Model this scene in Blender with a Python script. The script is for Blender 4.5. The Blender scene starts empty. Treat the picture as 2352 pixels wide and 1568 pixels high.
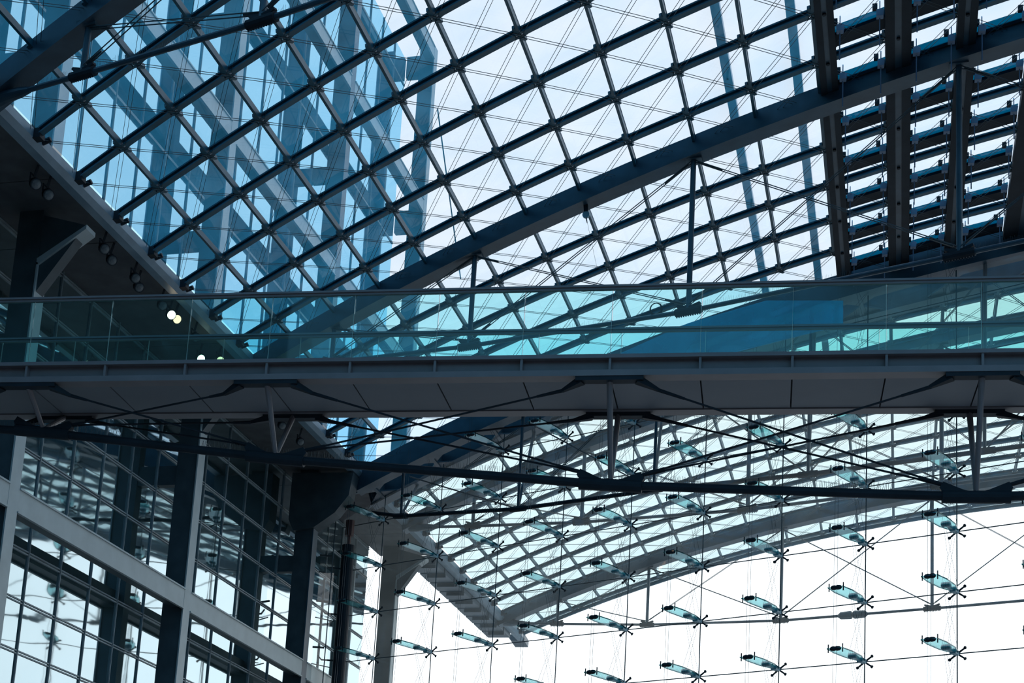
import bpy, math, random
from mathutils import Vector, Matrix
random.seed(7)
sc = bpy.context.scene
col = sc.collection
# ------------------------------------------------------------------ camera
# world axes: +Y runs along the hall, +X across it to the right, +Z up, metres, camera at the origin
RX = (0.9660340606964546, 0.004388745199422402, -0.25837749996834675)
RY = (0.25148669261581896, 0.2140024989043902, 0.9439053839765049)
RZ = (0.05943599087653104, -0.9768232539094526, 0.20562999200086035)
FPX, PX, PY, W0, H0 = 3641.9, 1097.33, 1519.94, 2352.0, 1568.0
cam = bpy.data.cameras.new('camera')
cam_o = bpy.data.objects.new('camera', cam); col.objects.link(cam_o)
right = Vector((RX[0], RY[0], RZ[0])); down = Vector((RX[1], RY[1], RZ[1])); fwd = Vector((RX[2], RY[2], RZ[2]))
cam_o.matrix_world = Matrix((
    (right.x, -down.x, -fwd.x, 0), (right.y, -down.y, -fwd.y, 0), (right.z, -down.z, -fwd.z, 0), (0, 0, 0, 1)))
cam.sensor_width = 36.0; cam.sensor_fit = 'HORIZONTAL'
cam.lens = FPX / W0 * 36.0
cam.shift_x = (W0 / 2 - PX) / W0; cam.shift_y = (PY - H0 / 2) / W0
cam.clip_start = 0.1; cam.clip_end = 600
sc.camera = cam_o
# ------------------------------------------------------------------ view and sky
sc.view_settings.view_transform = 'Standard'; sc.view_settings.look = 'None'
sc.view_settings.gamma = 1.0; sc.view_settings.use_curve_mapping = False
sc.view_settings.exposure = 0.0
sc.cycles.transparent_max_bounces = 32
sc.cycles.max_bounces = 6; sc.cycles.diffuse_bounces = 2; sc.cycles.glossy_bounces = 3
sc.cycles.caustics_reflective = False; sc.cycles.caustics_refractive = False
world = bpy.data.worlds.new('overcast_sky'); sc.world = world; world.use_nodes = True
nt = world.node_tree; nt.nodes.clear()
def wn(t, **k):
    n = nt.nodes.new(t)
    for a, b in k.items(): setattr(n, a, b)
    return n
wo = wn('ShaderNodeOutputWorld'); bg = wn('ShaderNodeBackground')
tc = wn('ShaderNodeTexCoord'); sp = wn('ShaderNodeSeparateXYZ')
nt.links.new(tc.outputs['Generated'], sp.inputs[0])
# overcast sky, brightest low in front (the hidden sun side), dimmer behind; dark ground below the horizon
rz = wn('ShaderNodeValToRGB'); mz = wn('ShaderNodeMapRange')
mz.inputs[1].default_value = -1; mz.inputs[2].default_value = 1
nt.links.new(sp.outputs['Z'], mz.inputs[0]); nt.links.new(mz.outputs[0], rz.inputs[0])
e = rz.color_ramp.elements
e[0].position = 0.0; e[0].color = (0.02, 0.03, 0.04, 1)
e[1].position = 1.0; e[1].color = (1.9, 2.0, 2.3, 1)
for p, c in ((0.485, (0.04, 0.055, 0.07, 1)), (0.515, (1.75, 1.80, 1.86, 1)), (0.655, (1.65, 1.70, 1.78, 1)), (0.71, (1.60, 1.42, 1.34, 1)), (0.80, (1.50, 1.32, 1.26, 1))):
    q = e.new(p); q.color = c
ry = wn('ShaderNodeMapRange'); ry.inputs[1].default_value = -0.6; ry.inputs[2].default_value = 0.35
nt.links.new(sp.outputs['Y'], ry.inputs[0])
ymix = wn('ShaderNodeMix', data_type='RGBA')     # the sky away from the sun is a clear deep blue
ymix.inputs[6].default_value = (0.13, 0.37, 0.58, 1); ymix.inputs[7].default_value = (1, 1, 1, 1)
nt.links.new(ry.outputs[0], ymix.inputs[0])
mul = wn('ShaderNodeVectorMath', operation='MULTIPLY')
nt.links.new(rz.outputs[0], mul.inputs[0]); nt.links.new(ymix.outputs[2], mul.inputs[1])
nt.links.new(mul.outputs[0], bg.inputs[0]); bg.inputs[1].default_value = 1.0
nt.links.new(bg.outputs[0], wo.inputs[0])

# ------------------------------------------------------------------ materials
def new_mat(name):
    m = bpy.data.materials.new(name); m.use_nodes = True
    m.node_tree.nodes.clear(); return m, m.node_tree
def N(t, kind, **k):
    n = t.nodes.new(kind)
    for a, b in k.items(): setattr(n, a, b)
    return n
def paint(name, c, rough=0.45, metal=0.0, var=0.25, scale=2.0, spec=0.5):
    m, t = new_mat(name)
    o = N(t, 'ShaderNodeOutputMaterial'); b = N(t, 'ShaderNodeBsdfPrincipled')
    no = N(t, 'ShaderNodeTexNoise'); no.inputs['Scale'].default_value = scale; no.inputs['Detail'].default_value = 5
    tx = N(t, 'ShaderNodeTexCoord'); r = N(t, 'ShaderNodeValToRGB')
    t.links.new(tx.outputs['Object'], no.inputs['Vector']); t.links.new(no.outputs['Fac'], r.inputs[0])
    r.color_ramp.elements[0].position = 0.3; r.color_ramp.elements[1].position = 0.7
    r.color_ramp.elements[0].color = tuple(x * (1 - var) for x in c) + (1,)
    r.color_ramp.elements[1].color = tuple(min(1, x * (1 + var)) for x in c) + (1,)
    t.links.new(r.outputs[0], b.inputs['Base Color'])
    b.inputs['Roughness'].default_value = rough; b.inputs['Metallic'].default_value = metal
    b.inputs['Specular IOR Level'].default_value = spec
    t.links.new(b.outputs[0], o.inputs[0]); return m
def glass(name, tint, dust=0.04, veilc=(0.8, 0.9, 0.95), refl=1.0, base=0.04, spots=False):
    """thin clear sheet: tinted pass-through, surface reflection, a translucent veil that stands in for haze"""
    m, t = new_mat(name)
    o = N(t, 'ShaderNodeOutputMaterial'); tr = N(t, 'ShaderNodeBsdfTransparent'); tl = N(t, 'ShaderNodeBsdfTranslucent')
    gl = N(t, 'ShaderNodeBsdfGlossy'); gl.inputs['Roughness'].default_value = 0.02
    tr.inputs[0].default_value = tuple(tint) + (1,); tl.inputs[0].default_value = tuple(veilc) + (1,)
    gl.inputs[0].default_value = (refl, refl, refl, 1)
    m1 = N(t, 'ShaderNodeMixShader'); m1.inputs[0].default_value = dust
    if dust > 0:
        no = N(t, 'ShaderNodeTexNoise'); no.inputs['Scale'].default_value = 0.6; no.inputs['Detail'].default_value = 6
        tx = N(t, 'ShaderNodeTexCoord'); mr = N(t, 'ShaderNodeMapRange')
        mr.inputs[1].default_value = 0.3; mr.inputs[2].default_value = 0.75
        mr.inputs[3].default_value = dust * 0.6; mr.inputs[4].default_value = dust * 1.5
        t.links.new(tx.outputs['Object'], no.inputs['Vector']); t.links.new(no.outputs['Fac'], mr.inputs[0])
        t.links.new(mr.outputs[0], m1.inputs[0])
    t.links.new(tr.outputs[0], m1.inputs[1]); t.links.new(tl.outputs[0], m1.inputs[2])
    lw = N(t, 'ShaderNodeLayerWeight'); lw.inputs[0].default_value = 0.5
    pw = N(t, 'ShaderNodeMath', operation='POWER'); pw.inputs[1].default_value = 5
    ma = N(t, 'ShaderNodeMath', operation='MULTIPLY_ADD'); ma.inputs[1].default_value = 0.9; ma.inputs[2].default_value = base
    t.links.new(lw.outputs['Facing'], pw.inputs[0]); t.links.new(pw.outputs[0], ma.inputs[0])
    m2 = N(t, 'ShaderNodeMixShader'); t.links.new(ma.outputs[0], m2.inputs[0])
    t.links.new(m1.outputs[0], m2.inputs[1]); t.links.new(gl.outputs[0], m2.inputs[2])
    t.links.new(m2.outputs[0], o.inputs[0]); return m
def curtain(name, body, gloss, fac0, fac1, wave):
    """coated curtain-wall glass: mirror-like, slightly wavy, dark rooms behind"""
    m, t = new_mat(name)
    o = N(t, 'ShaderNodeOutputMaterial'); di = N(t, 'ShaderNodeBsdfDiffuse'); gl = N(t, 'ShaderNodeBsdfGlossy')
    di.inputs[0].default_value = tuple(body) + (1,); gl.inputs[0].default_value = tuple(gloss) + (1,)
    gl.inputs['Roughness'].default_value = 0.03
    no = N(t, 'ShaderNodeTexNoise'); no.inputs['Scale'].default_value = 0.9; no.inputs['Detail'].default_value = 1
    tx = N(t, 'ShaderNodeTexCoord'); mp = N(t, 'ShaderNodeMapping'); mp.inputs['Scale'].default_value = (1, 0.35, 2.0)
    t.links.new(tx.outputs['Object'], mp.inputs[0]); t.links.new(mp.outputs[0], no.inputs['Vector'])
    bu = N(t, 'ShaderNodeBump'); bu.inputs['Strength'].default_value = wave; bu.inputs['Distance'].default_value = 0.02
    t.links.new(no.outputs['Fac'], bu.inputs['Height']); t.links.new(bu.outputs[0], gl.inputs['Normal'])
    lw = N(t, 'ShaderNodeLayerWeight'); lw.inputs[0].default_value = 0.5
    mr = N(t, 'ShaderNodeMapRange'); mr.inputs[3].default_value = fac0; mr.inputs[4].default_value = fac1
    t.links.new(lw.outputs['Facing'], mr.inputs[0])
    mx = N(t, 'ShaderNodeMixShader'); t.links.new(mr.outputs[0], mx.inputs[0])
    t.links.new(di.outputs[0], mx.inputs[1]); t.links.new(gl.outputs[0], mx.inputs[2])
    t.links.new(mx.outputs[0], o.inputs[0]); return m
def emit(name, c, s):
    m, t = new_mat(name); o = N(t, 'ShaderNodeOutputMaterial'); b = N(t, 'ShaderNodeEmission')
    b.inputs[0].default_value = tuple(c) + (1,); b.inputs[1].default_value = s
    t.links.new(b.outputs[0], o.inputs[0]); return m
STEEL = paint('blue_grey_steel_paint', (0.045, 0.095, 0.13), 0.4)
LATT = paint('lattice_steel_paint', (0.012, 0.10, 0.15), 0.4)
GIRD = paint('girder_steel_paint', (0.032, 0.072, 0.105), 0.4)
DARK = paint('dark_steel_paint', (0.018, 0.026, 0.035), 0.6, spec=0.2)
ROPE = paint('cable_steel', (0.03, 0.06, 0.075), 0.45)
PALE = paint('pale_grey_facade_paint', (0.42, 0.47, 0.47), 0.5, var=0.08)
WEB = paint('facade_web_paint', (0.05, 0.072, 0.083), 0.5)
BRDG = paint('bridge_grey_paint', (0.21, 0.185, 0.19), 0.45, var=0.1)
SOFF = paint('bridge_soffit_panel', (0.20, 0.21, 0.23), 0.6, var=0.06, scale=1.0)
CEIL = paint('eave_soffit_board', (0.08, 0.088, 0.095), 0.7)
CAST = paint('cast_steel_clamp', (0.22, 0.42, 0.50), 0.35)
ALU = paint('light_grey_actuator', (0.17, 0.25, 0.37), 0.5, var=0.05)
FLOOR = paint('hall_floor_stone', (0.30, 0.31, 0.32), 0.6)
GL_ROOF = glass('roof_glass', (0.61, 0.74, 0.84), 0.20, (0.09, 0.60, 0.93))  # blue veil in the sheet lifts the dark office frame like haze
GL_CAN = glass('canopy_glass', (0.62, 0.76, 0.765), 0.08)
GL_WALL = glass('cable_wall_glass', (0.95, 0.99, 0.99), 0.09, (0.85, 0.96, 0.97))  # milky veil in the sheet lays haze over the canopy behind
GL_BAL = glass('balustrade_glass', (0.72, 0.94, 0.945), 0.006, base=0.02)
GL_FIN = glass('fin_glass', (0.62, 0.92, 0.92), 0.13, (0.15, 0.92, 0.92), base=0.10)
GL_EDGE = glass('fin_glass_edge', (0.05, 0.30, 0.32), 0.1, (0.1, 0.6, 0.6))
GL_BLUE = glass('blue_reflection_glass', (0.01, 0.75, 0.97), 0.27, (0.01, 0.62, 0.88))
GL_JOINT = glass('balustrade_glass_edge', (0.75, 0.9, 0.9), 0.5, (0.8, 1, 1))
GL_VENT = glass('vent_flap_glass', (0.02, 0.30, 0.38), 0.25, (0.03, 0.45, 0.6))
CURT = curtain('curtain_wall_glass', (0.035, 0.07, 0.075), (0.74, 0.90, 0.96), 0.20, 0.98, 0.13)
CURT_U = curtain('upper_curtain_wall_glass', (0.01, 0.16, 0.28), (0.42, 0.78, 1.0), 0.6, 1.0, 0.05)
MULL = paint('mullion_grey_paint', (0.26, 0.32, 0.34), 0.5)
LIT = emit('lamp_glow', (1.0, 0.86, 0.62), 9.0); LIT2 = emit('lamp_glow_dim', (1.0, 0.62, 0.36), 2.2)
LENS = paint('unlit_lamp_lens', (0.12, 0.14, 0.15), 0.2, var=0.3, scale=12)
# ------------------------------------------------------------------ geometry helpers
class MB:
    def __init__(s): s.v = []; s.f = []
    def quadbox(s, p):            # 8 points: bottom ring 0-3, top ring 4-7
        n = len(s.v); s.v += [tuple(q) for q in p]
        s.f += [tuple(n + i for i in q) for q in ((0, 3, 2, 1), (4, 5, 6, 7), (0, 1, 5, 4), (1, 2, 6, 5), (2, 3, 7, 6), (3, 0, 4, 7))]
    def box(s, x0, x1, y0, y1, z0, z1):
        s.quadbox([(x0, y0, z0), (x1, y0, z0), (x1, y1, z0), (x0, y1, z0), (x0, y0, z1), (x1, y0, z1), (x1, y1, z1), (x0, y1, z1)])
    def bar(s, a, b, w, h, side=None, w2=None, h2=None):   # rectangular bar, w along side, h across
        a = Vector(a); b = Vector(b); d = (b - a).normalized()
        u = Vector(side) if side is not None else (Vector((0, 0, 1)) if abs(d.z) < .95 else Vector((1, 0, 0))).cross(d)
        u = (u - d * u.dot(d)).normalized(); t = d.cross(u)
        w2 = w if w2 is None else w2; h2 = h if h2 is None else h2
        P = []
        for c, ww, hh in ((a, w, h), (b, w2, h2)):
            for i, j in ((-1, -1), (1, -1), (1, 1), (-1, 1)): P.append(c + u * i * ww / 2 + t * j * hh / 2)
        s.quadbox(P)
    def tube(s, a, b, r, n=8, r2=None, cap=True):
        a = Vector(a); b = Vector(b); d = (b - a).normalized()
        u = d.orthogonal().normalized(); t = d.cross(u); r2 = r if r2 is None else r2
        k = len(s.v)
        for c, rr in ((a, r), (b, r2)):
            for i in range(n):
                g = 2 * math.pi * i / n; s.v.append(tuple(c + u * math.cos(g) * rr + t * math.sin(g) * rr))
        for i in range(n): s.f.append((k + i, k + (i + 1) % n, k + n + (i + 1) % n, k + n + i))
        if cap: s.f.append(tuple(k + n - 1 - i for i in range(n))); s.f.append(tuple(k + n + i for i in range(n)))
    def lathe(s, a, b, prof, n=12):   # prof: (t along a-b, radius)
        a = Vector(a); b = Vector(b)
        for (t0, r0), (t1, r1) in zip(prof[:-1], prof[1:]):
            s.tube(a.lerp(b, t0), a.lerp(b, t1), r0, n, r1, cap=True)
    def poly(s, pts):
        k = len(s.v); s.v += [tuple(p) for p in pts]; s.f.append(tuple(range(k, k + len(pts))))
    def prism(s, pts, off):            # closed outline extruded by vector off
        k = len(s.v); n = len(pts); off = Vector(off)
        s.v += [tuple(p) for p in pts] + [tuple(Vector(p) + off) for p in pts]
        s.f.append(tuple(range(k, k + n))); s.f.append(tuple(k + n + n - 1 - i for i in range(n)))
        for i in range(n): s.f.append((k + i, k + (i + 1) % n, k + n + (i + 1) % n, k + n + i))
    def sweep(s, rings, cap=True):
        k = len(s.v); n = len(rings[0])
        for r in rings: s.v += [tuple(p) for p in r]
        for q in range(len(rings) - 1):
            for i in range(n): s.f.append((k + q * n + i, k + q * n + (i + 1) % n, k + (q + 1) * n + (i + 1) % n, k + (q + 1) * n + i))
        if cap: s.f.append(tuple(k + n - 1 - i for i in range(n))); s.f.append(tuple(k + (len(rings) - 1) * n + i for i in range(n)))
    def build(s, name, mat, parent=None, origin=None, smooth=False):
        o3 = Vector(origin) if origin is not None else Vector((0, 0, 0))
        me = bpy.data.meshes.new(name); me.from_pydata([tuple(Vector(p) - o3) for p in s.v], [], s.f); me.update()
        me.materials.append(mat)
        if smooth:
            for p in me.polygons: p.use_smooth = True
        o = bpy.data.objects.new(name, me); col.objects.link(o)
        if parent is not None: o.parent = parent
        elif origin is not None: o.location = o3
        return o
def tag(o, label=None, cat=None, group=None, kind=None):
    if label: o['label'] = label
    if cat: o['category'] = cat
    if group: o['group'] = group
    if kind: o['kind'] = kind
    return o
class Thing:
    """an Empty at the thing's base; parts are given in world coordinates"""
    def __init__(s, name, base, label, cat, group=None):
        s.o = bpy.data.objects.new(name, None); s.o.empty_display_size = .2; col.objects.link(s.o)
        s.base = Vector(base); s.o.location = s.base; tag(s.o, label, cat, group)
    def part(s, name, mb, mat, parent=None, smooth=False):
        return mb.build(name, mat, parent or s.o, s.base, smooth)
ORD = 'zeroth first second third fourth fifth sixth seventh eighth ninth tenth eleventh twelfth thirteenth fourteenth fifteenth sixteenth seventeenth eighteenth nineteenth twentieth'.split()
def od(i): return ORD[i] if i < len(ORD) else '%dth' % i
def ray(u, v):
    a, b, c = u - PX, v - PY, FPX
    return Vector((RX[0] * a + RX[1] * b + RX[2] * c, RY[0] * a + RY[1] * b + RY[2] * c, RZ[0] * a + RZ[1] * b + RZ[2] * c))
def onx(u, v, x): d = ray(u, v); return d * (x / d.x)

# ------------------------------------------------------------------ the vault: a shallow cylinder on a skewed square grid
D = 1.8
XC, ZC, RR = 2.06276 * D, -27.25017 * D, 38.72299 * D
TH0, DTH, YZERO, SX = -0.29346, 0.0213593, 10.48951 * D, -0.372709
KE = -0.87
def S(j, k, down=0.0):           # point on the vault at arch j, purlin k, 'down' below it
    th = TH0 + DTH * k; x = XC + RR * math.sin(th); z = ZC + RR * math.cos(th)
    return Vector((x - math.sin(th) * down, YZERO + j * D + SX * (x - XC), z - math.cos(th) * down))
def nrm(k): th = TH0 + DTH * k; return Vector((math.sin(th), 0, math.cos(th)))
def zS(x): return ZC + math.sqrt(RR * RR - (x - XC) ** 2)
KMAX = 28
def I_rings(j, ks, w, h, t, wt):
    """closed I outline rings along an arch (w bottom flange, wt top flange)"""
    out = []
    for k in ks:
        n = nrm(k); p = S(j, k); y = Vector((0, 1, 0)); q = []
        for a, b in ((-wt / 2, 0), (wt / 2, 0), (wt / 2, -t), (t / 2, -t), (t / 2, -h + t), (w / 2, -h + t), (w / 2, -h), (-w / 2, -h), (-w / 2, -h + t), (-t / 2, -h + t), (-t / 2, -t), (-wt / 2, -t)):
            q.append(p + y * a + n * b)
        out.append(q)
    return out
def lattice(name, label, j0, j1, jcab0, jcab1, k0=0):
    T = Thing(name, S(j0, KE), label, 'roof lattice')
    for j in range(j0, j1 + 1):
        m = MB()
        e = 0.067
        for k in range(0, KMAX + 1):
            a = (k - 1 + e) if k > 0 else KE; b = k - e
            m.sweep(I_rings(j, (a, b), .15, .15, .035, .15))
            # node: pierced plate, its two small round eyes let the sky through
            n = nrm(k); p = S(j, k, .11); yv = Vector((0, 1, 0))
            sv = (S(j, k + .5) - S(j, k - .5)).normalized(); lat = (yv - sv * yv.dot(sv)).normalized()
            def blk(s0, s1, l0, l1, h0=-.04, h1=.10):
                P = []
                for h in (h0, h1):
                    for (ss, ll) in ((s0, l0), (s1, l0), (s1, l1), (s0, l1)):
                        P.append(p + sv * ss + lat * ll + n * h)
                m.quadbox(P)
            blk(-.05, .05, -.095, .095)
            blk(-.15, .15, -.072, .072, .075, .11)
            for sg in (-1, 1):
                s0, s1 = sorted((sg * .05, sg * .105)); blk(s0, s1, -.09, -.027, -.04, -.025); blk(s0, s1, .027, .09, -.04, -.025)
                s0, s1 = sorted((sg * .105, sg * .15)); blk(s0, s1, -.08, .08, -.04, .0)
                m.bar(p + lat * sg * .09, p + lat * sg * .25 + n * .02, .12, .10, sv, .06, .08)
        T.part('arch_bar', m, LATT)
    for k in range(0, KMAX + 1):
        m = MB(); a, b = S(j0, k, .085), S(j1, k, .085)
        m.bar(a, b, .065, .13, (1, 0, 0)); m.bar(S(j0, k, .01), S(j1, k, .01), .10, .02, (1, 0, 0))
        T.part('purlin', m, LATT)
    # crossed pairs of thin cables in every bay
    def pair(m, a, b, r=.0065):
        d = (b - a).normalized(); s = d.cross(Vector((0, 0, 1))).normalized() * .042
        m.tube(a + s, b + s, r, 4, cap=False); m.tube(a - s, b - s, r, 4, cap=False)
    for sgn in (1, -1):
        for c in range(jcab0 - KMAX - 1, jcab1 + KMAX + 2):
            m = MB(); got = False
            for k in range(-1, KMAX):
                ja = c + sgn * k; jb = ja + sgn
                if min(ja, jb) < jcab0 or max(ja, jb) > jcab1: continue
                if k == -1: a = S(c + sgn * KE, KE, .12)
                else: a = S(ja, k, .16)
                pair(m, a, S(jb, k + 1, .16)); got = True
            if got: T.part('bracing_cable', m, ROPE)
    return T
lattice('roof_lattice', 'dark blue steel lattice of the curved glass roof over the hall, above the footbridge', -3, 11, -3, 12)
CAN = lattice('canopy_lattice', 'grey steel lattice of the roof that runs on outside beyond the cable-hung glass wall', 13, 25, 13, 25)

# glass skin of the vault
def skin(name, ja, jb, mat, parent):
    m = MB(); ks = [KE] + list(range(0, KMAX + 1))
    for a, b in zip(ks[:-1], ks[1:]):
        m.poly([S(ja, a, -.05), S(jb, a, -.05), S(jb, b, -.05), S(ja, b, -.05)])
    return m.build(name, mat, parent)
ceil = bpy.data.objects.new('ceiling', None); col.objects.link(ceil); tag(ceil, kind='structure')
for a, b in ((-8, -1), (-1, 7), (7, 12.6)): skin('roof_glazing', a, b, GL_ROOF, ceil)
skin('canopy_glazing', 12.6, 25.45, GL_CAN, ceil)

# ------------------------------------------------------------------ arched girders with their underslung ties
def beam_rings(j, ks, wy, h, up=0.02, taper=True):
    out = []
    for k in ks:
        n = nrm(k); p = S(j, k); y = Vector((0, 1, 0)); f = 1.0
        w0, w1 = wy * .5, wy * .5
        out.append([p - y * w0 + n * up, p + y * w0 + n * up, p + y * w0 - n * (h * f - .06), p + y * (w1 + .06) - n * (h * f - .06),
                    p + y * (w1 + .06) - n * h * f, p - y * (w1 + .06) - n * h * f, p - y * (w1 + .06) - n * (h * f - .06), p - y * w0 - n * (h * f - .06)])
    return out
NODES = [(1.0, 1.50), (4.0, 3.0), (8.0, 4.35), (12.0, 4.9), (16.0, 4.9), (20.0, 4.3), (24.0, 3.0), (27.0, 1.5)]
def girder(j, label, depth=.50, spikes=True):
    T = Thing('roof_girder', S(j, KE), label, 'roof girder', 'arched girders under the glass vault')
    m = MB(); m.sweep(beam_rings(j, [KE - .3 + i * .73 for i in range(41)], .40, depth)); T.part('arched_beam', m, GIRD)
    P = [S(j, KE - .1, .35)]
    for k, d in NODES:
        q = S(j, k); P.append(Vector((q.x, q.y, q.z - d)))
    P.append(S(j, 28.4, .35))
    tie = MB()
    for a, b in zip(P[:-1], P[1:]): tie.tube(a, b, .055, 10)
    tie.lathe(P[0].lerp(P[1], .0), P[0].lerp(P[1], .45), [(0, .16), (.3, .17), (.45, .13), (.8, .10), (1, .06)], 12)
    T.part('tie_rod', tie, GIRD, smooth=False)
    for i, (k, d) in enumerate(NODES):
        b = P[i + 1]; t = Vector((b.x, b.y, zS(b.x) - depth + .02)); u = (P[i + 2] - P[i]).normalized()
        m = MB(); m.tube(t, b, .065, 10); m.bar(t + Vector((-.2, 0, .0)), t + Vector((.2, 0, .0)), .25, .10, (0, 1, 0)); T.part('king_post', m, STEEL)
        m = MB(); m.tube(b - u * .33, b + u * .33, .095, 10)
        for sg in (-1, 1):
            m.bar(b + u * sg * .05 + Vector((0, 0, .05)), b + u * sg * .30 + Vector((0, 0, .16)), .12, .12, (0, 1, 0), .09, .05)
        for q in range(-5, 6): m.bar(b + u * q * .06 + Vector((0, 0, -.09)), b + u * q * .06 + Vector((0, 0, -.125)), .02, .03)
        T.part('tie_casting', m, DARK)
    ids = list(range(1, len(NODES) + 1))
    for i in ids[:-1]:
        m = MB()
        for a, b, off in ((P[i], i + 1, 0), (P[i + 1], i, 0)):
            top = Vector((P[b].x, P[b].y, zS(P[b].x) - depth - .03)); lo = a + Vector((0, 0, .15))
            for s in (-.05, .05):
                q = Vector((0, s, 0)); m.tube(lo + q, top + q, .012, 5)
            m.tube(top.lerp(lo, .02), top.lerp(lo, .12), .03, 6, .02)
            m.tube(lo.lerp(top, .02), lo.lerp(top, .10), .03, 6, .02)
        T.part('stay_cable', m, ROPE)
    if spikes:
        m = MB(); rr = random.Random(int(j * 10))
        for a, b in zip(P[:5], P[1:6]):
            L = (b - a).length
            for q in range(int(L / .05)):
                if (q // 40) % 3 == 2: continue
                p = a.lerp(b, q * .05 / L) + Vector((0, 0, .055))
                m.tube(p, p + Vector((rr.uniform(-.02, .02), rr.uniform(-.05, .05), rr.uniform(.09, .13))), .002, 3, cap=False)
        tag(T.part('bird_spikes', m, ROPE), kind='stuff')
    return T
girder(-1.0, 'big arched steel girder with tie rod crossing the top left corner of the glass roof')
girder(6.72, 'long arched girder rising over the footbridge from the middle left eave to the right edge')
girder(15.1, 'arched girder of the outer roof just beyond the glass wall, nearest to the hall', .42, False)
OUT = girder(23.4, 'outermost arched girder with long posts and tie, standing against the white sky', .42, False)
qa, qb = [S(23.4, k) - Vector((0, 0, d)) for k, d in ((8.0, 4.35), (12.0, 4.9))]
qm = qa.lerp(qb, .49); qu = (qb - qa).normalized(); m = MB()
m.lathe(qm - qu * .62, qm - qu * .02, [(0, .06), (.2, .15), (.9, .17), (1, .12)], 10); m.lathe(qm + qu * .02, qm + qu * .62, [(0, .12), (.1, .17), (.8, .15), (1, .06)], 10)
OUT.part('turnbuckle', m, GIRD)
# outer rim of the canopy
m = MB(); m.sweep(I_rings(25.35, [KE + i * .737 for i in range(40)], .10, .16, .03, .10)); CAN.part('rim_bar', m, LATT)

# double box girder that carries the cable wall
T = Thing('box_girder', S(12, KE), 'deep double box girder from which the glass wall hangs, bracketed and dark', 'box girder')
for jj in (12.05, 12.95):
    m = MB(); m.sweep(beam_rings(jj, [KE - .3 + i * .73 for i in range(41)], .42, .72)); T.part('arched_beam', m, GIRD)
for i in range(19):
    k = KE + .1 + i * 1.6; m = MB()
    a, b = S(12.05, k, .42), S(12.95, k, .42)
    m.bar(a, b, .12, .55, (1, 0, .1))
    for sg, pa, pb in ((1, a, b), (-1, b, a)):
        q = S(12.05 if sg > 0 else 12.95, k + .55, .66); q2 = S(12.05 if sg > 0 else 12.95, k - .55, .66)
        mid = (a + b) / 2 + Vector((0, 0, -.22)); m.prism([q, q2, mid], (0, 0, .05))
    T.part('diaphragm', m, GIRD)
GK = [0.1, 3.2, 6.35, 9.5, 12.65, 15.8, 18.9, 22.0, 25.1, 28.0]
GD = [2.1, 3.65, 4.6, 5.4, 5.75, 5.75, 5.4, 4.6, 3.65, 2.1]
P = [S(12.4, KE - .2, 1.3)]
for k, d in zip(GK, GD):
    q = S(12.4, k); P.append(Vector((q.x, q.y, q.z - d)))
m = MB()
for a, b in zip(P[:-1], P[1:]): m.tube(a, b, .065, 10)
T.part('tie_tube', m, DARK)
for i, k in enumerate(GK):
    for jj in (12.05, 12.95):
        m = MB(); t = S(jj, k, .7); m.tube(t, P[i + 1], .055, 8, .045); T.part('strut', m, GIRD)
    m = MB(); u = (P[min(i + 2, len(P) - 1)] - P[i]).normalized()
    m.tube(P[i + 1] - u * .28, P[i + 1] + u * .28, .10, 8); T.part('saddle', m, DARK)
    if i < len(GK) - 1:
        m = MB()
        for s in (-.05, .05):
            q = Vector((0, s, 0))
            m.tube(P[i + 1] + q, S(12.4, GK[i + 1], .75) + q, .012, 5); m.tube(P[i + 2] + q, S(12.4, k, .75) + q, .012, 5)
        T.part('stay_cable', m, ROPE)
m = MB(); rr = random.Random(5)
for a, b in zip(P[1:6], P[2:7]):
    L = (b - a).length
    for q in range(int(L / .05)):
        if (q // 30) % 3 == 1: continue
        p = a.lerp(b, q * .05 / L) + Vector((0, 0, .06)); m.tube(p, p + Vector((0, rr.uniform(-.05, .05), .12)), .002, 3, cap=False)
tag(T.part('bird_spikes', m, ROPE), kind='stuff')

# ------------------------------------------------------------------ eave beam, soffit, floodlights
XE0, XE1, ZE0, ZE1 = -18.02, -17.70, 16.96, 17.28
YB, YE = S(-8, KE).y - 2, S(25.6, KE).y
T = Thing('eave_beam', (XE1, YB, ZE0), 'long blue-grey eave beam carrying the left foot of the glass roof', 'eave beam')
m = MB(); m.prism([(XE0, YB, ZE0), (XE1 - .10, YB, ZE0), (XE1, YB, ZE0 + .12), (XE1, YB, ZE1), (XE0, YB, ZE1)], (0, YE - YB, 0)); T.part('beam', m, paint('eave_beam_paint', (0.19, 0.29, 0.36), 0.4, var=.12))
for j in range(-6, 26):
    p = S(j, KE)
    m = MB(); m.tube((p.x - .05, p.y + .30, p.z - .12), (p.x + .16, p.y + .30, p.z - .04), .06, 8)
    m.bar((p.x - .12, p.y, p.z - .12), (p.x + .14, p.y, p.z - .10), .20, .22, (0, 1, 0)); T.part('cable_anchor', m, DARK)
m = MB(); m.prism([(XE1 - .65, YE, ZE0), (XE1, YE, ZE0), (XE1 + .02, YE, ZE1), (XE1 - .9, YE, ZE1)], (0, .9, -.12)); T.part('end_cap', m, GIRD)
ST = Thing('eave_soffit', (-19.4, YB, 16.9), 'dark soffit between the eave beam and the left office front', 'soffit')
m = MB()
y = YB
while y < 57.6:
    m.box(-20.33, XE0, y, y + 2.97, 17.08, 17.26); y += 3.0
ST.part('panel', m, CEIL)
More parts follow.
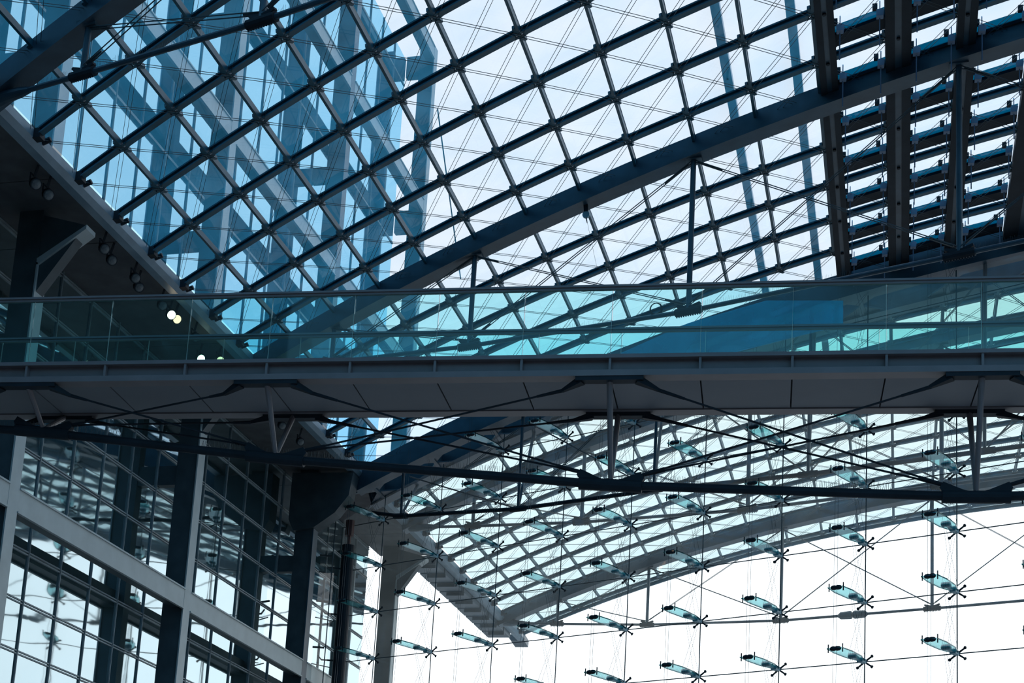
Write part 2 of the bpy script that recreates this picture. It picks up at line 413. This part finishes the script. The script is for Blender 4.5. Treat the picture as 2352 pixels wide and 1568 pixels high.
# stepped gutter cassettes outside under the outer eave
for i in range(9):
    y0 = 58.6 + i * 1.45; g = Thing('gutter_cassette', (XE0, y0, 16.5), 'stepped grey gutter casing under the outer eave, %s from the tall end column' % od(i + 1), 'gutter casing', 'gutter casings under the outer eave')
    m = MB(); m.prism([(XE0 - .02, y0, 16.76), (XE0 - 1.1, y0, 16.76), (XE0 - 1.1, y0, 17.0), (XE0 - .02, y0, 17.2)], (0, 1.25, 0)); g.part('tray', m, GIRD)
    m = MB(); m.box(XE0 - .8, XE0 - .02, y0 + .05, y0 + .12, 16.62, 16.76); g.part('bracket', m, GIRD)

def floodlight(px, py, mat, label, r=.17):
    d = ray(px, py); c = d * (16.62 / d.z); T = Thing('floodlight', (c.x, c.y, c.z + .4), label, 'floodlight', 'floodlights under the left eave')
    d = (Vector((0, 0, 0)) - c).normalized(); d = (d + Vector((.5, .2, -.3))).normalized()
    s = r
    m = MB(); m.lathe(c - d * .26, c, [(0, s * .45), (.25, s * .7), (.6, s), (1, s * 1.05)], 14); h = T.part('housing', m, DARK)
    m = MB(); m.lathe(c - d * .005, c + d * .03, [(0, s * .92), (.6, s * .8), (1, s * .35)], 16); T.part('lens', m, mat)
    m = MB(); m.bar(c - d * .15 + Vector((0, 0, s)), (c.x, c.y, 17.08), .05, .02); m.bar(c - d * .15 + Vector((0, -s - .02, -.02)), c - d * .15 + Vector((0, -s - .02, s + .04)), .04, .015)
    m.bar(c - d * .15 + Vector((0, s + .02, -.02)), c - d * .15 + Vector((0, s + .02, s + .04)), .04, .015); m.bar(c - d * .15 + Vector((0, -s - .03, s + .03)), c - d * .15 + Vector((0, s + .03, s + .03)), .04, .02)
    T.part('bracket', m, DARK)
FL = [(83, 423, LENS, 'unlit round floodlight at the top of the row, upper one of its pair'), (112, 448, LENS, 'grey glinting floodlight at the top of the row, lower one of its pair'),
      (241, 572, LENS, 'unlit floodlight beside the bent column head, upper one of its pair'), (258, 598, LENS, 'unlit floodlight beside the bent column head, lower one of its pair'),
      (312, 639, LENS, 'unlit floodlight just above the handrail, upper one of its pair'), (320, 660, LENS, 'dim floodlight just above the handrail, lower one of its pair'),
      (374, 702, LENS, 'unlit floodlight up left of the bright warm pair behind the balustrade'), (394, 723, LIT, 'brightest warm-white floodlight seen through the balustrade glass'),
      (407, 733, LIT2, 'orange glowing floodlight touching the brightest one'), (450, 775, LENS, 'unlit greenish floodlight behind the far handrail'),
      (462, 824, LIT, 'glowing floodlight low behind the bridge edge, left one of two'), (506, 828, LIT2, 'glowing floodlight low behind the bridge edge, right one of two'),
      (649, 978, LENS, 'unlit floodlight right under the footbridge soffit'), (691, 1015, LENS, 'unlit floodlight below the bridge beside the eave beam')]
for a in FL: floodlight(a[0], a[1], a[2], a[3], .125)

# ------------------------------------------------------------------ left office building: frame in front, mirror glass behind
XF, XG = -19.08, -20.33
COLY = [20.78, 29.88, 38.98, 48.08, 57.18]
BZ = [3.1, 10.2, 17.3, 24.42, 31.6, 38.6]
names = ['nearest', 'second nearest', 'third', 'fourth', 'farthest, at the outer corner']
ctxt = ['pale office column hidden close to the left edge of the picture', 'pale flanged office column at the left edge with a bent head below the eave', 'pale flanged office column in the lower left, standing in front of the mirrored glazing',
        'office column coloured dark for shade, with a thick bent head where the box girder lands', 'tall grey end column of the office frame standing free against the sky']
for i, y in enumerate(COLY):
    if i == 0: continue          # outside the view
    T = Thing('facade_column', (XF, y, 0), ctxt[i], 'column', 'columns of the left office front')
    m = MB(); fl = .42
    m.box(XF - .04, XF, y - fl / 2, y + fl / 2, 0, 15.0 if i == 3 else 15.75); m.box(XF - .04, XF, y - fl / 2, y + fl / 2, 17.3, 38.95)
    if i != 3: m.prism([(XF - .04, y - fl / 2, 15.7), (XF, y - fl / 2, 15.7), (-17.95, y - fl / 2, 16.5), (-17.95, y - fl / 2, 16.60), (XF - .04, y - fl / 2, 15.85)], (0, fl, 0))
    T.part('flange', m, GIRD if i == 3 else PALE)  # shade put into the box-girder column's flange colour; other flanges stay pale
    m = MB(); m.box(XF - .66, XF - .04, y - .16, y + .16, 0, 38.9)
    if i != 3: m.prism([(XF - .04, y - .15, 15.0), (-18.0, y - .15, 16.62), (XF - .04, y - .15, 16.95)], (0, .30, 0))
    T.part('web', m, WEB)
    if i == 3:
        m = MB(); m.prism([(XF - .70, y - .3, 14.9), (XF + .02, y - .3, 15.0), (-18.35, y - .3, 15.5), (-17.9, y - .3, 16.1), (-17.8, y - .3, 16.9), (XF - .9, y - .3, 16.95), (XF - .9, y - .3, 15.3)], (0, .6, 0)); T.part('gusset', m, WEB)
    for z in ((10.0, 31.0, 38.1) if i == 4 else (6.7, 13.8, 21.0, 28.1, 35.2)):
        hh = .48 if i == 4 else .28
        m = MB(); m.box(XG + .02, XF - .60, y - .13, y + .13, z - hh, z + hh); T.part('outrigger', m, WEB)
btxt = ['lowest pale beam of the office front, under the picture', 'long pale horizontal beam of the office front running down across the lower left', 'pale office beam level with the eave, mostly hidden by the soffit',
        'long pale office beam seen through the roof glass in the upper left', 'upper pale office beam seen through the roof glass close to the sky', 'top beam of the office frame ending at the outer corner']
for i, z in enumerate(BZ):
    if z in (3.1, 17.3): continue      # below the view, hidden by the soffit
    T = Thing('facade_beam', (XF, 18, z), btxt[i], 'beam', 'horizontal beams of the left office front')
    for a, b in zip(COLY[:-1], COLY[1:]):
        if z == 38.6 or True:
            m = MB(); m.box(XF - .05, XF - .005, a + .21, b - .21, z - .25, z + .25)
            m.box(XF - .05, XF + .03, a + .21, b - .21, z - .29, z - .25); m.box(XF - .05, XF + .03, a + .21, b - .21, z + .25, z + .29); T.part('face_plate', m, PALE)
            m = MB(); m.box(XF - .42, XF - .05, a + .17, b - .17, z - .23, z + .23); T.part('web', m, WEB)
wl = bpy.data.objects.new('wall_left', None); col.objects.link(wl); tag(wl, kind='structure')
YG0, YG1 = 18.0, 57.0
m = MB(); m.poly([(XG, YG0, -3), (XG, YG1, -3), (XG, YG1, 17.2), (XG, YG0, 17.2)]); m.build('lower_glazing', CURT, wl)
m = MB(); m.poly([(XG, YG0, 17.2), (XG, YG1, 17.2), (XG, YG1, 38.4), (XG, YG0, 38.4)]); m.build('upper_glazing', CURT_U, wl)
m = MB(); m.box(-34, XG - .02, YG0, YG1, -3, 38.4); m.build('office_volume', DARK, wl)
for i in range(26):
    y = 19.1 + 1.517 * i
    if y > YG1: break
    m = MB(); m.box(XG, XG + .03, y - .028, y + .028, -3, 38.4); m.box(XG + .03, XG + .045, y - .012, y + .012, -3, 38.4); m.build('mullion', MULL, wl)
z = 0.1
while z < 17.2:
    m = MB(); m.box(XG, XG + .03, YG0, YG1, z - .05, z - .018); m.box(XG, XG + .03, YG0, YG1, z + .018, z + .05); m.build('transom', MULL, wl)
    z += 1.205
for zb in BZ[2:-1]:
    for dz in (1.2, 5.6):
        m = MB(); m.box(XG, XG + .03, YG0, YG1, zb + dz - .04, zb + dz + .04); m.build('transom', MULL, wl)

# ------------------------------------------------------------------ footbridge
BA = math.atan(.08); ca, sa = math.cos(BA), math.sin(BA)
BORG = Vector((0, 24.0, 0))
def B(x, v, z): return BORG + Vector((x * ca - v * sa, x * sa + v * ca, z))
BW = 1.80; ZS, ZF, ZH = 9.88, 10.22, 11.46
JX = [-.25 + 1.445 * n for n in range(-13, 9)]
x0, x1 = JX[0] + .2, JX[-1]
T = Thing('footbridge', B(x0, 0, ZS), 'grey steel footbridge with glass balustrades crossing the hall from side to side', 'footbridge')
def bbox(m, xa, xb, va, vb, za, zb):
    m.quadbox([B(xa, va, za), B(xb, va, za), B(xb, vb, za), B(xa, vb, za), B(xa, va, zb), B(xb, va, zb), B(xb, vb, zb), B(xa, vb, zb)])
for v, sg in ((0, 1), (BW, -1)):
    m = MB()
    bbox(m, x0, x1, *sorted((v, v + sg * .22)), ZF - .035, ZF + .03)
    bbox(m, x0, x1, *sorted((v + sg * .12, v + sg * .16)), ZS + .07, ZF - .035)
    bbox(m, x0, x1, *sorted((v + sg * .0, v + sg * .26)), ZS + .0, ZS + .10)
    eb = T.part('edge_beam', m, BRDG)
    for x in JX:
        if x < x0 + .1: continue
        m = MB(); bbox(m, x - .02, x + .02, *sorted((v + sg * .015, v + sg * .12)), ZS + .10, ZF - .035); T.part('stiffener', m, BRDG, eb)
for a, b in zip(JX[:-1], JX[1:]):
    m = MB(); bbox(m, max(a, x0) + .012, b - .012, .275, BW - .275, ZS + .02, ZS + .08); T.part('soffit_panel', m, SOFF)
m = MB(); bbox(m, x0, x1, .2, BW - .2, ZS + .10, ZF); T.part('deck', m, DARK)
for v in (.06, BW - .06):
    for a, b in zip(JX[:-1], JX[1:]):
        m = MB(); bbox(m, max(a, x0) + .008, b - .008, v - .008, v + .008, ZF + .03, ZH - .05)
        g = T.part('glass_pane', m, GL_BAL)
        m = MB(); bbox(m, b - .010, b - .004, v - .010, v + .010, ZF + .03, ZH - .05); T.part('polished_edge', m, GL_JOINT, g)
    m = MB()
    bbox(m, x0, x1, v - .055, v + .055, ZH - .035, ZH + .0); bbox(m, x0, x1, v - .03, v + .03, ZH - .075, ZH - .035); T.part('handrail', m, BRDG)
KN = [(-13, 9.6), (-10, 9.30), (-7, 8.80), (-3, 8.33), (1, 8.14), (5, 8.33), (8, 9.3)]
vm = BW / 2
CP = [B(-.25 + 1.445 * n, vm, z) for n, z in KN]
m = MB()
for a, b in zip(CP[:-1], CP[1:]): m.tube(a, b, .075, 12)
T.part('chord_tube', m, DARK, smooth=False)
for i, (n, z) in enumerate(KN[1:-1]):
    c = CP[i + 1]; x = -.25 + 1.445 * n; u = (CP[i + 2] - CP[i]).normalized()
    for v in (.10, BW - .10):
        m = MB(); m.tube(B(x, v, ZS + .02), c + Vector((0, 0, .05)), .052, 10, .04); T.part('post', m, BRDG)
        g = MB(); bbox(g, x - .55, x + .55, v - .09, v + .09, ZS - .07, ZS + .015)
        for sg in (-1, 1):
            g.bar(B(x + sg * .45, v, ZS - .04), B(x + sg * .78, v + (vm - v) * .15, ZS - .17), .14, .12, None, .05, .05)
        T.part('gusset', g, DARK)
    m = MB(); m.tube(c - u * .52, c + u * .52, .105, 14)
    for sg in (-1, 1):
        m.prism([c + u * sg * .02 + Vector((0, -.05, .06)), c + u * sg * .2 + Vector((0, -.05, .11)), c + u * sg * .5 + Vector((0, -.05, .24)), c + u * sg * .56 + Vector((0, -.05, .14)), c + u * sg * .5 + Vector((0, -.05, .04))], (0, .1, 0))
    T.part('chord_casting', m, DARK)
for i in range(1, len(KN) - 2):
    for p, q in ((i, i + 1), (i + 1, i)):
        xq = -.25 + 1.445 * KN[q][0]; sg = 1 if KN[p][0] > KN[q][0] else -1
        for v in (.10, BW - .10):
            m = MB(); a = B(xq + sg * .75, v + (vm - v) * .15, ZS - .16); uu = (CP[q] - CP[p]).normalized(); b = CP[p] + uu * .52 + Vector((0, 0, .19))
            m.tube(a, b, .017, 6); m.tube(a, a.lerp(b, .10), .034, 8, .024); m.tube(b, b.lerp(a, .08), .034, 8, .024)
            T.part('stay_rod', m, DARK)
m = MB(); rr = random.Random(3)
for a, b in zip(CP[0:4], CP[1:5]):
    L = (b - a).length
    for q in range(int(L / .03)):
        if (q // 50) % 2 == 1: continue
        p = a.lerp(b, q * .03 / L) + Vector((0, 0, .07)); m.tube(p, p + Vector((rr.uniform(-.02, .02), rr.uniform(-.05, .05), .11)), .0035, 3, cap=False)
tag(T.part('bird_spikes', m, ROPE), kind='stuff')

# ------------------------------------------------------------------ the cable wall with its glass fins
FV = Vector((0.91358578, -0.40664606, 0)); NV = Vector((0.40664606, 0.91358578, 0)); SCF = 1.055; CF = 36.304 * SCF
def Q(u, n, z): return FV * u + NV * (CF + n) + Vector((0, 0, z))
US = [(-34.02 + 2.41 * i) * SCF for i in range(20)]
ZSP = [(10.33 - 1.54 * 4 + 1.54 * i) * SCF + (0.0) for i in range(13)]
def ztop(u): p = Q(u, 0, 0); return zS(p.x) - .75
wb = bpy.data.objects.new('wall_back', None); col.objects.link(wb); tag(wb, kind='structure')
UL = -35.9 * SCF
edges = [UL] + [u + .0 for u in US]
m = MB()
for a, b in zip(edges[:-1], edges[1:]): m.poly([Q(a, .06, -3), Q(b, .06, -3), Q(b, .06, ztop(b)), Q(a, .06, ztop(a))])
m.build('wall_glazing', GL_WALL, wb)
for iu, u in enumerate(US[:14]):
    zt = ztop(u); cn = '%s from the left' % od(iu + 1)
    m = MB(); m.tube(Q(u, 0, -3), Q(u, 0, zt), .017, 6); tag(m.build('vertical_cable', ROPE), 'straight upright rope through the spider fittings, ' + cn, 'cable', 'upright ropes of the glass wall')
    m = MB()
    for s in (-.045, .045): m.tube(Q(u - .02 + s, -1.63 * SCF, -3), Q(u - .02 + s, -1.63 * SCF, zt), .006, 4)
    tag(m.build('tension_cable', ROPE), 'thin double wire through the inner ends of the glass fins, ' + cn, 'cable', 'double wires of the glass wall')
    m = MB(); zz = [z for z in ZSP if z < zt] + [min(zt, ZSP[-1] + 1.6)]
    for a, b in zip([zz[0] - 1.6] + zz[:-1], zz):
        for s in (-.08, .08):
            m.tube(Q(u + s, -.78 * SCF, a), Q(u + s * .3, -.12, b), .005, 4); m.tube(Q(u + s, -.12, a), Q(u + s * .3, -.78 * SCF, b), .005, 4)
    tag(m.build('crossing_cable', ROPE), 'fine crossing wires between the glass fins, ' + cn, 'cable', 'crossing wires of the glass wall')
for iz, z in enumerate(ZSP):
    ub = [u for u in US[:14] if ztop(u) > z]
    if not ub: continue
    m = MB()
    m.tube(Q(min(ub) - (1.9 if min(ub) == US[0] else 0), -.01, z), Q(US[13], -.01, z), .015, 6)
    tag(m.build('horizontal_cable', ROPE), 'level steel rope of the glass wall, %s from the lowest' % od(iz + 1), 'cable', 'level ropes of the glass wall')
# one fin, then copies
def make_fin():
    T = Thing('glass_fin', (0, 0, 0), 'x', 'glass fin')
    L = -1.63 * SCF
    def q(u, n, z): return FV * u + NV * n + Vector((0, 0, z))
    m = MB(); pts = [(-.21, L - .06), (.21, L - .06), (.26, L + .45), (.22, -.62), (.07, -.12), (-.07, -.12), (-.22, -.62), (-.26, L + .45)]
    m.prism([q(a, b, .0) for a, b in pts], (0, 0, .02)); T.part('glass_blade', m, GL_FIN)
    m = MB()
    for s in (-1, 1):
        for (a, b), (c, d) in zip(pts[1:5] if s > 0 else [pts[0], pts[7], pts[6]], pts[2:5] if s > 0 else [pts[7], pts[6], pts[5]]):
            m.bar(q(a, b, .01), q(c, d, .01), .014, .03)
    T.part('blade_edge', m, GL_EDGE)
    m = MB(); m.lathe(q(-.15, L, .01), q(.15, L, .01), [(0, .03), (.12, .058), (.35, .066), (.5, .055), (.65, .066), (.88, .058), (1, .03)], 10)
    for s in (-.2, .2): m.bar(q(s, L, -.09), q(s, L, .13), .02, .03)
    T.part('end_clamp', m, DARK)
    m = MB(); m.lathe(q(-.12, -.72, .02), q(.12, -.72, .02), [(0, .05), (.1, .075), (.9, .075), (1, .05)], 10); T.part('middle_clamp', m, CAST)
    m = MB(); m.bar(q(0, -.70, .02), q(0, -.28, .01), .10, .10, FV, .06, .07); m.bar(q(0, -.30, .01), q(0, 0, 0), .17, .13, FV, .12, .10); T.part('arm', m, CAST)
    m = MB()
    for a, b in ((1, 1), (1, -1), (-1, 1), (-1, -1)):
        m.tube(q(0, 0, 0), q(a * .20, .01, b * .14), .028, 6, .022); m.tube(q(a * .195, -.01, b * .137), q(a * .215, .02, b * .15), .042, 6)
    T.part('spider', m, DARK)
    return T.o
fin0 = make_fin(); first = True
def py_of(p):
    a, b, c = (right.dot(p), down.dot(p), fwd.dot(p)); return PY + FPX * b / c
for iu, u in enumerate(US[:12]):
    rows = [z for z in ZSP[2:] if z < ztop(u) - .3 and 945 < py_of(Q(u, 0, z)) and (py_of(Q(u, 0, z)) < 1585 or iu > 8)]
    for iz, z in enumerate(rows):
        if first: o = fin0; first = False
        else:
            o = fin0.copy(); col.objects.link(o)
            for ch in list(fin0.children):
                c = ch.copy(); col.objects.link(c); c.parent = o
        o.location = Q(u, 0, z)
        o['label'] = 'teal glass fin with spider fitting, %s column from left, %s row from bottom' % (od(iu + 1), od(iz + 1))
        o['group'] = 'glass fins of the cable wall'
# round post at the left end of the wall, and the narrow glazed return with its brackets
T = Thing('wall_post', Q(-35.75 * SCF, -.3, -3), 'dark round steel post at the left end of the cable-hung glass wall', 'post')
pb = Q(-35.35 * SCF, -.2, 0)
m = MB(); m.tube((pb.x, pb.y, -3), (pb.x, pb.y, 15.0), .22, 16); T.part('shaft', m, DARK, smooth=False)
m = MB(); m.tube((pb.x, pb.y, 15.0), (pb.x, pb.y, 15.35), .07, 8); m.tube((pb.x, pb.y, 15.35), (pb.x, pb.y, 15.9), .16, 8); T.part('head_pin', m, paint('primer_red', (.12, .05, .045)))
for i, z in enumerate(ZSP):
    if z > 15: break
    b = Thing('return_bracket', (pb.x, pb.y, z), 'small forked steel bracket on the round post, %s from the bottom' % od(i + 1), 'bracket', 'brackets on the round post')
    m = MB(); w = Vector((-.9, -.35, 0)).normalized(); c0 = Vector((pb.x, pb.y, z))
    m.bar(c0 + w * .2, c0 + w * .62, .05, .05); m.bar(c0 + w * .6 + Vector((0, 0, -.02)), c0 + w * .75 + Vector((0, 0, .14)), .04, .04)
    m.bar(c0 + w * .3 + Vector((0, 0, -.25)), c0 + w * .95 + Vector((0, 0, -.16)), .03, .03); b.part('arm', m, DARK)
    m = MB(); m.bar(c0 + w * .55 + Vector((0, 0, .42)), c0 + w * .95 + Vector((0, 0, .42)), .05, .06); b.part('plate', m, DARK)
m = MB(); a = Vector((pb.x - .15, pb.y - .1, 0)); b = Vector((XF + .05, 48.6, 0))
m.poly([(a.x, a.y, -3), (b.x, b.y, -3), (b.x, b.y, 16.6), (a.x, a.y, 15.6)]); g = m.build('return_glazing', GL_WALL, wb)
m = MB(); mid = a.lerp(b, .45); m.tube((mid.x, mid.y, -3), (mid.x, mid.y, 15.8), .02, 6); tag(m.build('return_cable', ROPE), 'single upright rope in the narrow glass strip left of the round post', 'cable')

# ------------------------------------------------------------------ smoke vents and maintenance strips at the crown
STR = [(10.02, 10.28), (10.97, 11.33), (11.95, 12.22), (12.95, 13.62)]
side = ['roof strip bordering the clear glass', 'roof strip, broad, with a pale channel in the middle', 'roof strip, the narrow third one', 'roof strip along the right edge of the picture', 'roof strip past the right edge of the picture']
for i, (ka, kb) in enumerate(STR):
    T = Thing('maintenance_strip', S(-6, ka), 'dark lengthwise ' + side[i], 'maintenance strip', 'maintenance strips along the roof crown')
    w = (kb - ka); 
    for a, b, d in ((ka, ka + w * .36, .24), (kb - w * .36, kb, .24)):
        m = MB(); m.quadbox([S(-6, a, d), S(-6, b, d), S(12, b, d), S(12, a, d), S(-6, a, -.02), S(-6, b, -.02), S(12, b, -.02), S(12, a, -.02)]); T.part('side_channel', m, DARK)
    m = MB(); a, b, d = ka + w * .35, kb - w * .35, .20
    m.quadbox([S(-6, a, d), S(-6, b, d), S(12, b, d), S(12, a, d), S(-6, a, .12), S(-6, b, .12), S(12, b, .12), S(12, a, .12)]); T.part('tray', m, GIRD)
    for j in range(-4, 12):
        m = MB(); m.tube(S(j, (ka + kb) / 2, .19), S(j, (ka + kb) / 2, .24), .04, 8); T.part('bolt', m, DARK)
bays = [(10.28, 10.97), (11.33, 11.95), (12.22, 12.93)]
bn = ['left bay', 'middle bay', 'right bay']
def vent(j, ka, kb, label):
    T = Thing('smoke_vent', S(j - .3, (ka + kb) / 2), label, 'roof vent', 'smoke vents in the roof crown')
    def slab(ja, jb, d0, d1):
        m = MB(); m.quadbox([S(ja, ka, d1), S(ja, kb, d1), S(jb, kb, d1), S(jb, ka, d1), S(ja, ka, d0), S(ja, kb, d0), S(jb, kb, d0), S(jb, ka, d0)]); return m
    T.part('frame_rail', slab(j - .42, j - .19, .02, .10), DARK)
    m = MB(); m.quadbox([S(j - .54, ka, .03), S(j - .54, kb, .03), S(j - .42, kb, .03), S(j - .42, ka, .03), S(j - .54, ka, .0), S(j - .54, kb, .0), S(j - .42, kb, .0), S(j - .42, ka, .0)]); T.part('flap', m, GL_VENT)
def actuator(j, k, label):
    p = S(j - .62, k, .22); T = Thing('vent_actuator', p, label, 'actuator', 'vent actuators beside the maintenance strips')
    m = MB(); x, y, z = p; m.prism([(x - .07, y - .07, z - .08), (x + .07, y - .07, z - .08), (x + .09, y - .07, z + .05), (x + .03, y - .07, z + .08), (x - .07, y - .07, z + .06)], (0, .14, 0)); T.part('housing', m, ALU)
    m = MB(); m.tube((x + .0, y, z - .10), (x + .0, y + .01, z - .72), .014, 6); m.tube((x, y, z + .1), (x, y, z + .3), .012, 6); T.part('rod', m, ALU)
    m = MB(); m.bar((x - .10, y, z + .1), (x - .10 , y, z + .22), .10, .10); T.part('mount', m, DARK)
for bi, (ka, kb) in enumerate(bays):
    for j in range(4, 13):
        vent(j, ka, kb, 'dark framed roof vent in the %s, %s row from the top' % (bn[bi], od(j - 3)))
        for k, sn in ((ka + .07, 'left'), (kb - .07, 'right')):
            actuator(j, k, 'pale actuator box, %s side of the %s, %s row from the top' % (sn, bn[bi], od(j - 3)))

# ------------------------------------------------------------------ maintenance rails above the glass, small fittings
for r, (xz, zz, lab) in enumerate(((-.1845, 20.65, 'left one of two grey rails lying above the roof glass'), (-.110, 20.75, 'right one of two grey rails lying above the roof glass'))):
    T = Thing('outdoor_rail', (xz * zz, 12, zz), lab, 'rail', 'rails above the roof glass')
    m = MB(); m.bar((xz * zz, 12, zz), (xz * zz - .1, 50, zz), .20, .14); T.part('rail', m, paint('galvanised_rail_%d' % r, (.55, .60, .66), .4))
    for y in range(14, 50, 6):
        m = MB(); m.bar((xz * zz, y, zz), (xz * zz, y, zS(xz * zz) + .06), .05, .05); T.part('foot', m, DARK)
m = MB(); d0, d1 = ray(1005, 250), ray(1058, 640)
m.tube(d0 * (23.0 / d0.z), d1 * (20.5 / d1.z), .02, 6); tag(m.build('outdoor_cable', ROPE), 'loose grey cable hanging outside between the office corner and the roof', 'cable')
# pulley under the long girder
p = Vector(S(6.72, 6.05, .55)); T = Thing('rope_pulley', p, 'small rope pulley hanging under the long girder right of the picture centre', 'pulley')
m = MB(); m.bar(p + Vector((0, 0, .1)), p + Vector((.02, 0, -.12)), .10, .10); T.part('clamp', m, DARK)
m = MB(); m.tube(p + Vector((.02, -.03, -.2)), p + Vector((.02, .03, -.2)), .09, 12); T.part('wheel', m, CAST)
m = MB(); m.tube(p + Vector((.02, 0, -.25)), p + Vector((.06, 0, -.42)), .02, 6, .01); m.tube(p + Vector((.06, 0, -.4)), p + Vector((.3, .3, -1.5)), .004, 4); T.part('hook', m, DARK)
# coil of cable on the tie of the long girder
k8 = S(6.72, 7.45); c = Vector((k8.x, k8.y, k8.z - 4.12))
T = Thing('cable_coil', c, 'loose coil of cable tied above the tie rod behind the balustrade', 'cable coil')
m = MB(); rr = random.Random(2)
for t in range(3):
    R0 = .125 + .012 * t; pr = None
    for i in range(25):
        g = 2 * math.pi * i / 24; q = c + Vector((math.cos(g) * R0, .02 * t, math.sin(g) * R0 * 1.1 + .12))
        if pr is not None: m.tube(pr, q, .010, 5)
        pr = q
T.part('loops', m, DARK)
# added blue pane standing in for a reflection, behind the bridge, right of centre
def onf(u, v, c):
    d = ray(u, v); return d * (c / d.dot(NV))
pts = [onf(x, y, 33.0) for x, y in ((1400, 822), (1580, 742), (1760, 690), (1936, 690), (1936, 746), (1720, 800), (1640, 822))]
T = Thing('reflection_pane', pts[0], 'added deep blue pane standing in for a reflection, below the box girder behind the balustrade', 'reflection pane')
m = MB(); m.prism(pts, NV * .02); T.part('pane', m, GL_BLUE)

# ------------------------------------------------------------------ rest of the place
m = MB(); m.poly([(-60, -40, -4), (60, -40, -4), (60, 52, -4), (-60, 52, -4)]); tag(m.build('floor', FLOOR), kind='structure')
m = MB(); m.poly([(-80, 52, -4.05), (80, 52, -4.05), (80, 160, -4.05), (-80, 160, -4.05)]); tag(m.build('ground', paint('forecourt_paving', (.35, .36, .36), .8)), kind='structure')
m = MB(); m.box(27.5, 40, -20, 34, -4, 14); tag(m.build('wall_right', WEB), kind='structure')

m = MB()
for i in range(-6, 11):
    xa, xb = XC + i * 3.1 - 8, XC + i * 3.1 - 4.9
    m.poly([(xa, -18, -4), (xb, -18, -4), (xb, -18, zS(xb) + .3), (xa, -18, zS(xa) + .3)])
tag(m.build('sky_block_wall', WEB), kind='structure')  # unseen wall added behind the camera to block low sky light
m = MB(); m.box(-21.5, -20.4, -18, 17.9, -4, 38); tag(m.build('wall_left_rear', WEB), kind='structure')
